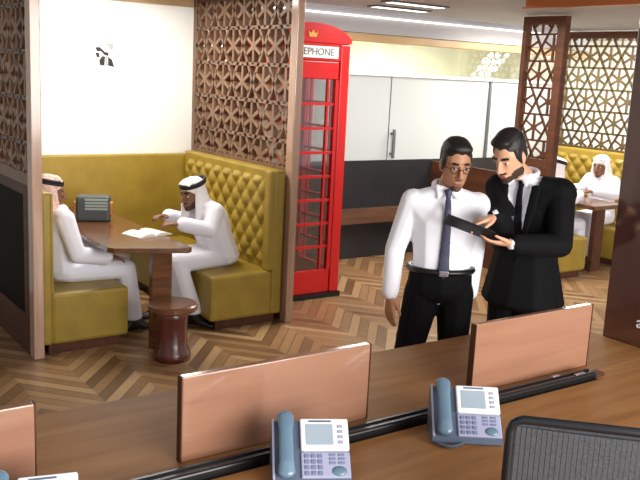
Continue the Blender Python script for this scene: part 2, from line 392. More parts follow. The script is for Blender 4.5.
sofa('mustard leather booth sofa with tufted back under the bearded seated man in white', 3.62, -1, 5.6, 7.2, G, .64)
sofa('far mustard sofa beside the suited man, under the farther man facing away', 6.77, 1, 5.6, 7.2, G, .68, 1.03)
sofa('far mustard sofa under the wide lattice screen, mostly behind the dark column', 8.775, -1, 5.6, 7.2, G)
tag(MB().box(1.72, 3.61, 7.215, 7.295, .40, 1.195, .015).build('padded_wall_panel', MAT['yellow']), 'plain mustard padded panel along the white wall behind the dining table', 'panel')

# ------------------------------------------------------------------ alcove table, stool, things on the table
t = thing('dining_table', (2.37, 6.2, 0), 'long walnut table between the two mustard sofas', 'table')
pl = [(2.12, 7.21), (2.12, 5.50), (2.15, 5.45), (2.62, 5.27), (2.66, 5.30), (2.66, 7.21)]
MB().prism(pl, 'z', .715, .75).build('tabletop', MAT['table'], t)
MB().box(2.42, 2.57, 5.42, 5.48, 0, .705, .005).build('leg', MAT['walnut'], t)
MB().box(2.40, 2.55, 7.0, 7.06, 0, .705, .005).build('leg', MAT['walnut'], t)
t = thing('drum_stool', (2.465, 5.18, 0), 'small round dark wooden stool at the near end of the walnut table', 'stool')
MB().lathe([(.0, .0), (.125, 0), (.13, .03), (.125, .06), (.105, .10), (.10, .20), (.105, .30), (.12, .35), (.0, .351)], (2.465, 5.18, 0)).build('body', MAT['redbrown'], t, smooth=True)
MB().lathe([(.0, .35), (.16, .35), (.17, .36), (.17, .39), (.16, .40), (0, .401)], (2.465, 5.18, 0)).build('seat', MAT['walnut'], t)
bxr = Matrix.Translation((2.40, 6.52, .75)) @ Matrix.Rotation(-.45, 4, 'Z')
t = thing('storage_box', (2.40, 6.52, .75), 'dark grey box with pale stripes at the far end of the walnut table', 'box', None, -.45)
MB().box(-.13, .13, -.08, .08, 0, .20, .02).build('body', MAT['boxgrey'], t, local=True)
b = MB()
for k in range(4): b.box(-.06, .115, -.084, -.07, .095+k*.024, .112+k*.024, .002)
b.build('stripe', MAT['boxlight'], t, local=True)
MB().box(-.15, -.125, -.05, .05, .05, .15, .008).build('handle', MAT['copper'], t, local=True)
MB().box(.125, .15, -.05, .05, .05, .15, .008).build('handle', MAT['copper'], t, local=True)
t = thing('open_notebook', (2.56, 5.84, .75), 'open white notebook on the walnut table in front of the bearded man', 'notebook', None, .25)
b = MB()
for s in (-1, 1):
    n = 8
    for i in range(n):
        x0, x1 = s*.15*i/n, s*.15*(i+1)/n; zz = lambda x: .006+.018*math.sin(PI*min(1, abs(x)/.15)**.7)
        b.add([(x0, -.11, zz(x0)), (x1, -.11, zz(x1)), (x1, .11, zz(x1)), (x0, .11, zz(x0)), (x0, -.11, 0), (x1, -.11, 0), (x1, .11, 0), (x0, .11, 0)], [(0, 1, 2, 3), (7, 6, 5, 4), (0, 4, 5, 1), (3, 2, 6, 7), (1, 5, 6, 2), (0, 3, 7, 4)])
b.build('pages', MAT['paper'], t, local=True)
# emblem on the white wall
em = MB()
E0 = Vector((2.78, WY-.004, 2.06))
def ep(l): return [(E0.x+a*.1, E0.z+c*.1) for a, c in l]
em.prism(ep([(-.35, -.95), (.05, -.95), (.12, -.2), (-.1, -.15), (-.4, -.5)]), 'y', WY-.006, WY)
em.prism(ep([(.4, -.95), (.95, -1.05), (.75, -.45), (.4, -.2)]), 'y', WY-.006, WY)
em.prism(ep([(-.75, .55), (-.35, .6), (.1, .2), (.45, .15), (.4, -.15), (.05, -.05), (-.25, .25), (-.6, .2)]), 'y', WY-.006, WY)
em.prism(ep([(-.75, .1), (-.45, .1), (-.35, -.25), (-.6, -.3)]), 'y', WY-.006, WY)
eo = tag(em.build('wall_emblem', MAT['emblem']), 'small black bird-like emblem on the white wall above the padded panel', 'emblem')
MB().prism(ep([(.12, -.95), (.36, -.95), (.34, -.2), (.16, -.2)]), 'y', WY-.005, WY).build('pale_stroke', MAT['emblemgrey'], eo)
MB().prism(ep([(.2, .95), (.9, .95), (.9, .5), (.6, .45)]), 'y', WY-.005, WY).build('pale_stroke', MAT['emblemgrey'], eo)

# ------------------------------------------------------------------ telephone booth
BX0, BX1, BY0, BY1 = 3.735, 4.535, 6.07, 6.80
bt = thing('telephone_booth', ((BX0+BX1)/2, (BY0+BY1)/2, 0), 'red telephone booth with a white sign and small glass panes', 'telephone booth')
MB().box(BX0-.005, BX1+.012, BY0-.012, BY1+.01, 0, .045).build('plinth', MAT['black'], bt)
for x in (BX0, BX1-.10):
    for y in (BY0, BY1-.10): MB().box(x, x+.10, y, y+.10, .045, 2.24, .012).build('corner_post', MAT['red'], bt)
def face(name, p0, p1, n):
    """a glazed side between two corner posts: bottom panel, bars and panes; p0,p1 2D ends, n outward"""
    p0, p1, n = Vector((*p0, 0)), Vector((*p1, 0)), Vector((*n, 0)); d = (p1-p0).normalized(); L = (p1-p0).length
    M = Matrix(((d.x, n.x, 0, p0.x), (d.y, n.y, 0, p0.y), (0, 0, 1, 0), (0, 0, 0, 1)))
    b = MB(); b.box(0, L, -.06, -.015, .045, .26, .008, M); b.box(0, L, -.06, -.015, 1.94, 2.09, .008, M)
    b.box(0, .035, -.055, -.01, .26, 1.94, 0, M); b.box(L-.035, L, -.055, -.01, .26, 1.94, 0, M)
    f = b.build(name, MAT['red'], bt)
    g = MB(); z0, z1 = .26, 1.94
    for k in range(1, 8): g.box(.035, L-.035, -.045, -.02, z0+(z1-z0)*k/8-.012, z0+(z1-z0)*k/8+.012, 0, M)
    for x in (.105, L-.105): g.box(x-.010, x+.010, -.046, -.019, z0, z1, 0, M)
    g.build('glazing_bar', MAT['red'], f)
    MB().box(.035, L-.035, -.035, -.031, z0, z1, 0, M).build('pane', MAT['boothglass'], f)
    return f
face('door', (BX0+.10, BY0), (BX1-.10, BY0), (0, -1))
face('side_panel', (BX1, BY0+.10), (BX1, BY1-.10), (1, 0))
face('side_panel', (BX0, BY0+.10), (BX0, BY1-.10), (-1, 0))
MB().box(BX0+.1, BX1-.1, BY1-.06, BY1-.015, .045, 2.09).build('back_panel', MAT['redbrown'], bt) if False else face('back_panel', (BX0+.10, BY1), (BX1-.10, BY1), (0, 1))
MB().box(BX0+.01, BX1-.01, BY0+.012, BY1-.012, 2.09, 2.25, .008).build('fascia', MAT['red'], bt)
sg = MB().box(BX0+.13, BX1-.13, BY0-.002, BY0+.013, 2.115, 2.215, .004).build('sign', MAT['sign'], bt)
vs, fs = text_mesh('TELEPHONE', .083)
mxw = max(v.x for v in vs)-min(v.x for v in vs)
Mt = Matrix.Translation(((BX0+BX1)/2, BY0-.003, 2.165)) @ Matrix.Rotation(PI/2, 4, 'X') @ Matrix.Scale(.45/mxw, 4, (1, 0, 0))
MB().add(vs, fs, Mt).build('lettering', MAT['ink'], sg)
arch = [(BX0-.004, 2.245), (BX1+.004, 2.245)]
cx = (BX0+BX1)/2; hw = (BX1-BX0)/2+.004
for k in range(13):
    a = 1-2*k/12; arch.append((cx+hw*a, 2.275+.17*math.sqrt(max(0, 1-.92*a*a))-.04))
MB().prism(arch, 'y', BY0-.004, BY0+.05).build('pediment', MAT['red'], bt)
MB().prism(arch, 'y', BY1-.05, BY1+.004).build('pediment', MAT['red'], bt)
ar2 = [(BY0+.05+(y-BX0)*((BY1-BY0-.1)/(BX1-BX0)), z-.012) for y, z in arch]
MB().prism([(y, z) for y, z in arch[:]], 'y', BY0+.05, BY1-.05).build('roof', MAT['red'], bt)
cr = MB(); zc = 2.285; cx -= .01
cr.prism([(cx-.035, zc), (cx+.035, zc), (cx+.05, zc+.05), (cx+.022, zc+.03), (cx, zc+.06), (cx-.022, zc+.03), (cx-.05, zc+.05)], 'y', BY0-.012, BY0-.004)
cr.build('crown_emblem', MAT['gold'], bt)

# ------------------------------------------------------------------ desks, rail, dividers
def desk(label, y0, y1, cable_side):
    t = thing('office_desk', (1.4, (y0+y1)/2, 0), label, 'desk')
    MB().box(-.85, 3.625, y0, y1, .718, .75, .004).build('worktop', MAT['desk'], t)
    for x in (-.7, 1.35, 3.45):
        for y in (y0+.06, y1-.12): MB().box(x, x+.06, y, y+.06, 0, .718).build('leg', MAT['frame'], t)
    return t
desk('wooden desk in front of the black cable rail, under the desk phones', 1.60, 2.165, 1)
desk('wooden desk beyond the black cable rail, in front of the two standing men', 2.245, 2.90, -1)
t = thing('cable_rail', (1.4, 2.205, .70), 'long black cable rail running between the two wooden desks', 'rail')
MB().box(-.85, 3.06, 2.178, 2.243, .70, .775, .006).build('channel', MAT['black'], t)
MB().box(-.85, 3.05, 2.180, 2.190, .775, .781).box(-.85, 3.05, 2.215, 2.225, .775, .781).build('lip', MAT['frame'], t)
MB().box(2.93, 2.99, 2.185, 2.20, .776, .784, .002).build('clip', MAT['steel'], t)
MB().box(2.82, 2.86, 2.215, 2.23, .776, .784, .002).build('clip', MAT['steel'], t)
MB().box(3.06, 3.624, 2.167, 2.243, .70, .7495).build('infill_strip', MAT['desk'], t)
MB().box(3.06, 3.12, 2.18, 2.23, .75, .765, .004).build('end_cap', MAT['dwood'], t)
for x0, x1, lab in ((-.10, .675, 'low wooden desk divider cut off by the left edge of the photo'), (1.135, 1.885, 'pinkish wooden desk divider directly behind the middle phone'), (2.425, 3.15, 'orange-brown wooden desk divider in front of the suited man')):
    t = thing('desk_divider', ((x0+x1)/2, 2.32, .75), lab, 'desk divider', 'desk dividers')
    MB().box(x0, x1, 2.305, 2.333, .751, 1.04, .004).build('panel', MAT['divider'], t)
    MB().box(x0-.004, x0, 2.304, 2.334, .751, 1.04).build('edge_band', MAT['dwood'], t)
    MB().box(x1, x1+.004, 2.304, 2.334, .751, 1.04).build('edge_band', MAT['dwood'], t)

# ------------------------------------------------------------------ desk phones
def phone(loc, rz, label):
    t = thing('desk_phone', loc, label, 'telephone', 'desk phones', rz); t.scale = (.94, .94, .94)
    # local: x right, y away; face leans back
    prof = [(-.075, 0), (.085, 0), (.095, .155), (.075, .165), (-.085, .03), (-.085, .008)]
    MB().prism(prof, 'x', -.13, .13).build('body', MAT['phone'], t, local=True)
    ang = math.atan2(.135, .16)                     # slope of the face
    Mf = Matrix.Translation((0, -.085, .03)) @ Matrix.Rotation(ang, 4, 'X')   # u = x, v = up the face, w = out
    b = MB().box(-.035, .128, .098, .212, -.012, .016, .006, Mf); bz = b.build('screen_bezel', MAT['white'], t, local=True)
    MB().box(-.018, .075, .115, .19, .014, .0175, .001, Mf).build('screen', MAT['lcd'], bz, local=True)
    MB().box(-.006, .07, .197, .203, .0155, .018, 0, Mf).build('logo_strip', MAT['phone'], bz, local=True)
    b = MB()
    for k in range(4): b.box(.09, .108, .118+k*.019, .130+k*.019, .0155, .019, .002, Mf)
    b.build('soft_key', MAT['silver'], bz, local=True)
    kp = MB().box(-.035, .128, .004, .094, -.012, .008, .004, Mf).build('keypad_plate', MAT['silver'], t, local=True)
    b = MB()
    for i in range(3):
        for j in range(4): b.box(-.024+i*.022, -.008+i*.022, .012+j*.020, .026+j*.020, .007, .012, .002, Mf)
    b.build('number_key', MAT['key'], kp, local=True)
    b = MB()
    for i in range(2):
        for j in range(3): b.box(.058+i*.03, .080+i*.03, .05+j*.014, .059+j*.014, .007, .011, .002, Mf)
    b.build('function_key', MAT['key'], kp, local=True)
    pad = MB().hull([ell((.09, .027, .008), (.026, .018, .005), None)], Mf).build('navigation_pad', MAT['handset'], kp, local=True, smooth=True)
    h = MB()
    h.hull([ell((-.085, .02, .022), (.031, .024, .016)), ell((-.085, .05, .034), (.026, .02, .012))], Mf)
    h.hull([ell((-.085, .05, .034), (.026, .02, .012)), ell((-.085, .17, .036), (.025, .02, .012))], Mf)
    h.hull([ell((-.085, .17, .036), (.026, .02, .012)), ell((-.085, .212, .024), (.031, .024, .018))], Mf)
    h.build('handset', MAT['handset'], t, local=True, voxel=.004, sm=3)
    MB().box(-.13, -.122, -.002, .214, -.01, .012, .003, Mf).build('side_trim', MAT['silver'], t, local=True)
    pts = [(-.10+.012*math.cos(k*.9)-.02*math.sin(PI*k/60), -.10-.018*math.sin(PI*k/60)+.0*k, .01+.008+.007*math.sin(k*.9)) for k in range(61)]
    pts = [Vector((-.118+.10*k/60, -.095-.03*math.sin(PI*k/60)+.006*math.sin(k*1.6), .012+.006*math.cos(k*1.6))) for k in range(61)]
    MB().tube(pts, .0025, 5).build('cord', MAT['phone'], t, local=True, smooth=True)
    return t
phone((1.445, 2.03, .75), -.50, 'grey desk phone in front of the pinkish divider, cut by the bottom edge')
phone((2.10, 2.015, .75), -.62, 'grey desk phone in front of the gap between dividers, left of the mesh chair')
phone((.59, 2.060, .75), -.27, 'grey desk phone at the bottom left corner of the photo')

# ------------------------------------------------------------------ office chair
ch = thing('office_chair', (2.0, 1.41, 0), 'black mesh back office chair at the bottom right corner', 'chair', None, -PI/4)
# local: +y faces the desk, back at y = -.2
W2 = .25
loop = [(-W2+.03, 0), (-W2, .04), (-W2, .525), (-W2+.008, .55), (-W2+.03, .56), (W2-.03, .56), (W2-.008, .55), (W2, .525), (W2, .04), (W2-.03, 0)]
MB().tube([(x, -.19-.03*math.cos(x*4), .56+z) for x, z in loop], .013, 8, True).build('back_frame', MAT['frame'], ch, local=True, smooth=True)
b = MB(); nx, nz = 36, 40
for i in range(nx+1):
    x = -W2+.008+(2*W2-.016)*i/nx
    b.bar((x, -.19-.03*math.cos(x*4), .57), (x, -.19-.03*math.cos(x*4), 1.10), .0125, .003, (0, 1, 0))
for j in range(nz+1):
    z = .575+.53*j/nz
    b.bar((-W2+.01, -.205, z), (W2-.01, -.205, z), .0125, .003, (0, 1, 0))
b.build('mesh_back', MAT['meshb'], ch, local=True)
MB().box(-.23, .23, -.16, .28, .44, .50, .025).build('seat', MAT['meshb'], ch, local=True)
MB().box(-.04, .04, -.21, -.17, .42, .60, .008).box(-.04, .04, -.2, 0, .41, .44).build('back_bracket', MAT['frame'], ch, local=True)
MB().lathe([(.025, .10), (.025, .42)], (0, .04, 0), 16).build('gas_lift', MAT['steel'], ch, local=True)
for k in range(5):
    a = 2*PI*k/5; c, s = math.cos(a), math.sin(a)
    lg = MB().hull([ell((0, .04, .10), (.03, .03, .02)), ell((.27*c, .04+.27*s, .075), (.018, .018, .012))]).build('leg', MAT['frame'], ch, local=True)
    MB().hull([ell((.27*c, .04+.27*s, .03), (.028, .028, .03))]).build('caster', MAT['black'], lg, local=True)

# ------------------------------------------------------------------ people
def cone(b, p, rp, q, rq): b.hull([ell(p, rp), ell(q, rq)])
def aim(d, palm):
    """matrix whose -Z runs along d and whose +Y is the palm side"""
    z = -Vector(d).normalized(); y = Vector(palm); y = (y-z*y.dot(z)).normalized(); x = y.cross(z)
    return Matrix(((x.x, y.x, z.x), (x.y, y.y, z.y), (x.z, y.z, z.z))).to_4x4()
def hand(b, wrist, d, palm, thumb_sign, curl=.35, k=1.0, spread=.05, curls=None):
    M = Matrix.Translation(wrist) @ aim(d, palm) @ Matrix.Scale(k, 4)
    b.hull([ell((0, 0, .0), (.026, .02, .02)), ell((0, 0, -.03), (.034, .016, .02))], M)
    b.hull([ell((0, 0, -.03), (.034, .016, .02)), ell((-.028, 0, -.09), (.012, .011, .010)), ell((.028, 0, -.086), (.012, .011, .010)), ell((0, 0, -.094), (.02, .012, .010))], M)
    for i, (x, L) in enumerate(((-.031, .074), (-.0105, .082), (.0105, .077), (.030, .060))):
        x *= -thumb_sign*-1 if False else 1
        xx = x*thumb_sign*-1*-1
        p = Vector((xx*1.0, 0, -.09)); ang = (curls[i] if curls else curl)*.5; sx = spread*xx/.03
        for seg, (fr, r0, r1) in enumerate(((.45, .0100, .0092), (.32, .0092, .0085), (.23, .0085, .0072))):
            dirv = Vector((sx, math.sin(ang), -math.cos(ang))).normalized(); q = p+dirv*L*fr
            b.hull([ell(p, r0), ell(q, r1)], M, 1); p = q; ang += (curls[i] if curls else curl)
    # the thumb leaves the index side of the palm
    s = -1*thumb_sign
    p0, p1, p2, p3 = Vector((s*.022, .004, -.022)), Vector((s*.044, .014, -.05)), Vector((s*.052, .022, -.08)), Vector((s*.050, .030, -.102))
    for p, q, r0, r1 in ((p0, p1, .015, .0125), (p1, p2, .0125, .0105), (p2, p3, .0105, .0085)): b.hull([ell(p, r0), ell(q, r1)], M, 1)
def head_pieces(b, M):
    b.hull([ell((0, .012, .055), (.075, .095, .082))], M)
    b.hull([ell((0, -.02, .035), (.068, .068, .06)), ell((0, -.03, -.02), (.06, .058, .05)), ell((0, -.066, -.098), (.024, .024, .018)), ell((.042, -.005, -.068), (.020, .03, .024)), ell((-.042, -.005, -.068), (.020, .03, .024))], M)
    b.hull([ell((0, -.091, .022), (.008, .01, .012)), ell((0, -.113, -.026), (.012, .012, .010))], M)
    b.hull([ell((.014, -.100, -.031), (.008, .010, .007)), ell((-.014, -.100, -.031), (.008, .010, .007))], M)
    for s in (-1, 1):
        b.hull([ell((s*.014, -.084, .034), (.012, .012, .007)), ell((s*.048, -.070, .036), (.012, .012, .007))], M)
        b.hull([ell((s*.076, .012, .005), (.008, .020, .030)), ell((s*.072, .008, -.015), (.008, .012, .018))], M)
        b.hull([ell((s*.031, -.076, .012), (.015, .013, .011))], M)
    b.hull([ell((.015, -.086, -.060), (.012, .010, .006)), ell((-.015, -.086, -.060), (.012, .010, .006))], M)
    b.hull([ell((.010, -.084, -.071), (.012, .010, .006)), ell((-.010, -.084, -.071), (.012, .010, .006))], M)
def torso(b, J, inf=0, hips=True):
    i = inf; ch_, wa, pe = J['chest'], J['waist'], J['pelvis']
    Rt = J.get('R'); g = J.get('girth', 1)
    b.hull([ell(ch_, (.162*g+i, .108*g+i, .13+i), Rt), ell(wa, (.142*g+i, .102*g+i, .07+i), Rt)])
    if hips: b.hull([ell(wa, (.142*g+i, .102*g+i, .07+i), Rt), ell(pe, (.158*g+i, .112*g+i, .09+i))])
    nb = J['neck']
    b.hull([ell(J['shL'], .052+i), ell(J['shR'], .052+i), ell(ch_, (.15*g+i, .10*g+i, .10+i), Rt), ])
    b.hull([ell(J['shL'], .042+i), ell(J['shR'], .042+i), ell(nb, (.055+i, .058+i, .03))])
def sleeve(b, J, s, inf=0, upto=1.0, cuff=0):
    a, e, wv = Vector(J['sh'+s]), Vector(J['el'+s]), Vector(J['wr'+s])
    cone(b, a, .054+inf, e, .042+inf)
    q = e+(wv-e)*upto
    cone(b, e, .042+inf, q, .042+(.028-.042)*upto+inf+cuff)
def legs(b, J, inf=0, upto=1.0):
    for s in 'LR':
        h, k, a = Vector(J['hip'+s]), Vector(J['kn'+s]), Vector(J['an'+s])
        cone(b, h, .088+inf, k, .058+inf); m_ = k+(a-k)*.35; q = k+(a-k)*upto
        cone(b, k, .056+inf, m_, .055+inf); cone(b, m_, .055+inf, q, .038+inf+(.012 if inf else 0))
def foot(b, J, s, inf=0):
    a, t_ = Vector(J['an'+s]), Vector(J['toe'+s]); d = (t_-a); d.z = 0; d.normalize()
    heel = a-d*.045; fl = t_.z
    b.hull([ell(a, .038+inf), ell((heel.x, heel.y, fl+.01), (.034+inf, .034+inf, .03)), ell(a+d*.07+Vector((0, 0, fl-a.z+.02)), (.040+inf, .040+inf, .028))])
    b.hull([ell(a+d*.07+Vector((0, 0, fl-a.z+.015)), (.040+inf, .040+inf, .028)), ell((t_.x, t_.y, fl), (.030+inf, .034+inf, .02))])
def paint(o, M, regs):
    """colour regions of the head (head frame ellipsoids) by material slot"""
    Mi = M.inverted()
    for p in o.data.polygons:
        q = Mi @ Vector(p.center)
        if q.length > .2: continue
        for c, r, k in regs:
            if sum(((q[i]-c[i])/r[i])**2 for i in range(3)) < 1: p.material_index = k
def face_regs(beard=0):
    R_ = []
    if beard == 2:
        R_ += [((0, -.06, -.095), (.062, .075, .036), 4), ((.05, -.02, -.07), (.03, .05, .035), 4), ((-.05, -.02, -.07), (.03, .05, .035), 4), ((0, -.10, -.046), (.032, .03, .008), 4)]
    if beard == 1: R_ += [((0, -.07, -.098), (.035, .05, .024), 4), ((0, -.10, -.047), (.026, .03, .007), 4)]
    R_ += [((0, -.09, -.065), (.022, .03, .009), 3)]
    for s in (-1, 1):
        R_ += [((s*.031, -.09, .038), (.022, .03, .0065), 2), ((s*.031, -.095, .013), (.014, .03, .0065), 1), ((s*.031, -.095, .013), (.0065, .03, .0065), 2)]
    return R_
def person(J, loc, rz, label, skin, beard, group=None, feet=True):
    t = thing('person', loc, label, 'person', group, rz)
    Mh = Matrix.Translation(J['head']) @ Euler(J['headrot']).to_matrix().to_4x4() @ Matrix.Scale(J.get('hs', 1), 4)
    b = MB(); torso(b, J); 
    for s in 'LR': sleeve(b, J, s)
    legs(b, J)
    for s in 'LR': foot(b, J, s)
    nk = Vector(J['neck']); hd = Mh @ Vector((0, .015, -.05)); cone(b, nk, .056, hd, .054)
    head_pieces(b, Mh)
    for s, d, pal, cu, cus in J['hands']:
        hand(b, J['wr'+s], d, pal, 1 if s == 'L' else -1, cu, curls=cus)
    body = b.build('body', [MAT[skin], MAT['eyew'], MAT['dark'], MAT['lips'], MAT['beard' if beard == 2 else 'stubble']], t, local=True, voxel=.0055, sm=3)
    paint(body, Mh, face_regs(beard))
    return t, Mh, body
def hair(t, Mh, swept=False, name='hair'):
    b = MB()
    b.hull([ell((0, .022, .072), (.080, .098, .083))], Mh)
    b.hull([ell((0, .045, .0), (.074, .062, .06)), ell((0, .03, .06), (.078, .085, .06))], Mh)
    for s in (-1, 1): b.hull([ell((s*.066, -.012, .045), (.012, .03, .04)), ell((s*.070, .0, -.005), (.008, .012, .02))], Mh)
    if swept:
        b.hull([ell((.0, -.06, .115), (.058, .032, .028)), ell((.0, .02, .125), (.062, .065, .035))], Mh)
    else:
        b.hull([ell((.008, -.048, .105), (.058, .03, .028)), ell((0, .02, .105), (.07, .07, .05))], Mh)
    Mi = Mh.inverted()
    return b.build(name, MAT['dark'], t, local=True, voxel=.006, sm=2)
def collar(t, J, Mh, m_='shirt'):
    n = Vector(J['neck']); b = MB()
    ring = [n+Vector((.066*math.cos(a), .066*math.sin(a)-.004, .022+.018*math.sin(a))) for a in [2*PI*k/24 for k in range(24)]]
    b.tube(ring, .016, 8, True)
    for s in (-1, 1): b.hull([ell(n+Vector((s*.012, -.068, .012)), (.010, .010, .012)), ell(n+Vector((s*.055, -.052, .02)), (.012, .016, .014)), ell(n+Vector((s*.048, -.085, -.035)), (.006, .008, .006))])
    return b.build('collar', MAT[m_], t, local=True, voxel=.005, sm=2)
def tie_(t, pts, m_, wtop=.018, wbot=.042):
    b = MB(); pts = [Vector(p) for p in pts]
    b.hull([ell(pts[0]+Vector((0, 0, .018)), (.022, .012, .010)), ell(pts[0]-Vector((0, 0, .014)), (.014, .012, .010))])
    for i in range(len(pts)-1):
        f0, f1 = i/(len(pts)-1), (i+1)/(len(pts)-1)
        b.hull([ell(pts[i], (wtop+(wbot-wtop)*f0, .006, .008)), ell(pts[i+1], (wtop+(wbot-wtop)*f1, .006, .008))])
    b.hull([ell(pts[-1], (wbot, .006, .008)), ell(pts[-1]-Vector((0, 0, .045)), (.006, .006, .006))])
    return b.build('necktie', MAT[m_], t, local=True, voxel=.005, sm=2)
def shoes(t, J):
    for s in 'LR':
        b = MB(); foot(b, J, s, .008); b.build('shoe', MAT['leather'], t, local=True, voxel=.006, sm=2)

# ---- man in a white shirt (faces the camera, looks down at the tablet, arms hanging)
def standing(h=1.70):
    k = h/1.72
    J = dict(pelvis=(0, .0, .93), waist=(0, -.005, 1.08), chest=(0, 0, 1.28), neck=(0, .012, 1.455), shL=(.172, .012, 1.385), shR=(-.172, .012, 1.385),
             hipL=(.085, 0, .90), hipR=(-.085, 0, .90), knL=(.10, -.015, .49), knR=(-.10, -.015, .49), anL=(.11, .02, .085), anR=(-.11, .02, .085), toeL=(.135, -.13, .022), toeR=(-.135, -.13, .022))
    return {a: tuple(Vector(v)*k) for a, v in J.items()}
J = standing(1.69)
J.update(elL=(.18, .07, 1.10), wrL=(.165, .02, .87), elR=(-.245, .02, 1.10), wrR=(-.262, -.055, .865), head=(.03, -.045, 1.56), headrot=(-.0, 0, .18), knR=(-.155, -.03, .48), anR=(-.215, .02, .083), toeR=(-.26, -.12, .022))
J['headrot'] = (.22, 0, .18)
J['hands'] = [('L', (0, -.12, -1), (-1, .1, 0), .3, None), ('R', (.05, -.12, -1), (.8, .55, 0), .22, (.18, .2, .25, .32))]
M1, Mh, _ = person(J, (3.08, 3.225, 0), -.64, 'person in a white shirt and dark tie with glasses, arms hanging, looking down', 'skin', 1)
hair(M1, Mh)
b = MB(); torso(b, J, .013)
for s in 'LR': sleeve(b, J, s, .014, .93, .004)
shirt = b.build('shirt', MAT['shirt'], M1, local=True, voxel=.008, sm=4)
collar(M1, J, Mh)
tie_(M1, [(.0, -.088, 1.42), (.0, -.122, 1.34), (0, -.130, 1.24), (0, -.126, 1.10), (0, -.128, 1.03)], 'tie', .014, .034)
b = MB(); b.hull([ell((0, -.002, 1.0), (.17, .127, .03)), ell((0, .0, .9), (.178, .136, .08))]); legs(b, J, .016)
b.build('trousers', MAT['trousers'], M1, local=True, voxel=.008, sm=3)
b = MB(); b.tube([(.168*math.cos(a), .128*math.sin(a)-.002, 1.015) for a in [2*PI*k/40 for k in range(40)]], .017, 6, True)
belt = b.build('belt', MAT['leather'], M1, local=True, smooth=True)
MB().box(-.024, .024, -.156, -.140, 1.0, 1.03, .004).build('buckle', MAT['steel'], belt, local=True)
g = MB()
for s in (-1, 1):
    g.tube([Mh @ Vector((s*.032+.022*math.cos(a), -.104+.012*abs(math.cos(a))*(1 if s*math.cos(a) > 0 else 0), .010+.016*math.sin(a))) for a in [2*PI*k/20 for k in range(20)]], .0022, 5, True)
    g.tube([Mh @ Vector(p) for p in ((s*.055, -.095, .016), (s*.078, -.05, .018), (s*.080, .01, .015))], .002, 5)
g.tube([Mh @ Vector(p) for p in ((-.011, -.106, .014), (0, -.110, .016), (.011, -.106, .014))], .002, 5)
g.build('eyeglasses', MAT['dark'], M1, local=True, smooth=True)
shoes(M1, J)

# ---- man in a black suit (turned towards the tablet he holds)
J = standing(1.80)
SUIT_LOC, SUIT_RZ = Vector((3.56, 3.072, 0)), -1.25
J.update(hipL=(.055, 0, .94), knL=(.065, -.015, .51), anL=(.075, .02, .089), toeL=(.10, -.13, .022), chest=(0, -.025, 1.33), neck=(-.015, -.08, 1.505), shL=(.18, -.045, 1.44), shR=(-.145, -.09, 1.435), elL=(.25, -.17, 1.19), wrL=(.120, -.46, 1.215), elR=(-.02, -.27, 1.18), wrR=(.015, -.46, 1.345), head=(-.05, -.21, 1.61), headrot=(.44, 0, -.14))
J['hands'] = [('L', (-.8, -.6, .05), (-.1, .2, 1), .30, (.25, .28, .32, .4)), ('R', (-.55, -.75, -.3), (.1, .1, -1), .5, (.06, .5, .7, .8))]
M2, Mh, _ = person(J, tuple(SUIT_LOC), SUIT_RZ, 'person in a black suit with a short beard, holding a tablet', 'skin_pale', 2)
hair(M2, Mh, True)
b = MB(); torso(b, J, .010)
for s in 'LR': sleeve(b, J, s, .006, .94)
b.build('shirt', MAT['shirt'], M2, local=True, voxel=.008, sm=3)
collar(M2, J, Mh)
tie_(M2, [(0, -.148, 1.475), (0, -.158, 1.42), (0, -.157, 1.32), (0, -.140, 1.18), (0, -.130, 1.10)], 'tieb', .014, .036)
b = MB(); torso(b, J, .032)
b.hull([ell((0, -.005, 1.10), (.172, .135, .06)), ell((0, .01, .82), (.235, .20, .05))])
for s in 'LR': sleeve(b, J, s, .022, .93)
def vcut(p):
    if p.x < -.01 and p.z < 1.50 and -p.x > (p.z-1.32)*.7: return False
    z = p.z; wv = max(0, min(.095, (z-1.06)*.27))
    return -.215 < p.y < -.05 and abs(p.x) < wv and 1.06 < z < 1.60 or (z > 1.505 and p.y < .0 and abs(p.x) < .085)
jk = b.build('jacket', MAT['suit'], M2, local=True, voxel=.008, sm=4, cut=vcut)
b = MB()
for s in (-1, 1):
    for (p, q) in (((.088, -.160, 1.47), (.080, -.180, 1.36)), ((.080, -.180, 1.36), (.028, -.166, 1.12))):
        b.hull([ell((s*p[0], p[1], p[2]), (.027, .008, .012)), ell((s*q[0], q[1], q[2]), (.027 if q[2] > 1.2 else .008, .008, .012))])
b.build('lapel', MAT['suit'], jk, local=True, voxel=.005, sm=2)
b = MB(); b.hull([ell((0, .0, 1.04), (.165, .122, .03)), ell((0, .0, .95), (.178, .134, .08))]); legs(b, J, .016)
b.build('trousers', MAT['trousers'], M2, local=True, voxel=.008, sm=3)
for s in 'LR':
    e, wv = Vector(J['el'+s]), Vector(J['wr'+s]); b = MB(); cone(b, e+(wv-e)*.92, .040, e+(wv-e)*.98, .038)
    b.build('shirt_cuff', MAT['shirt'], M2, local=True, voxel=.005, sm=1)
shoes(M2, J)
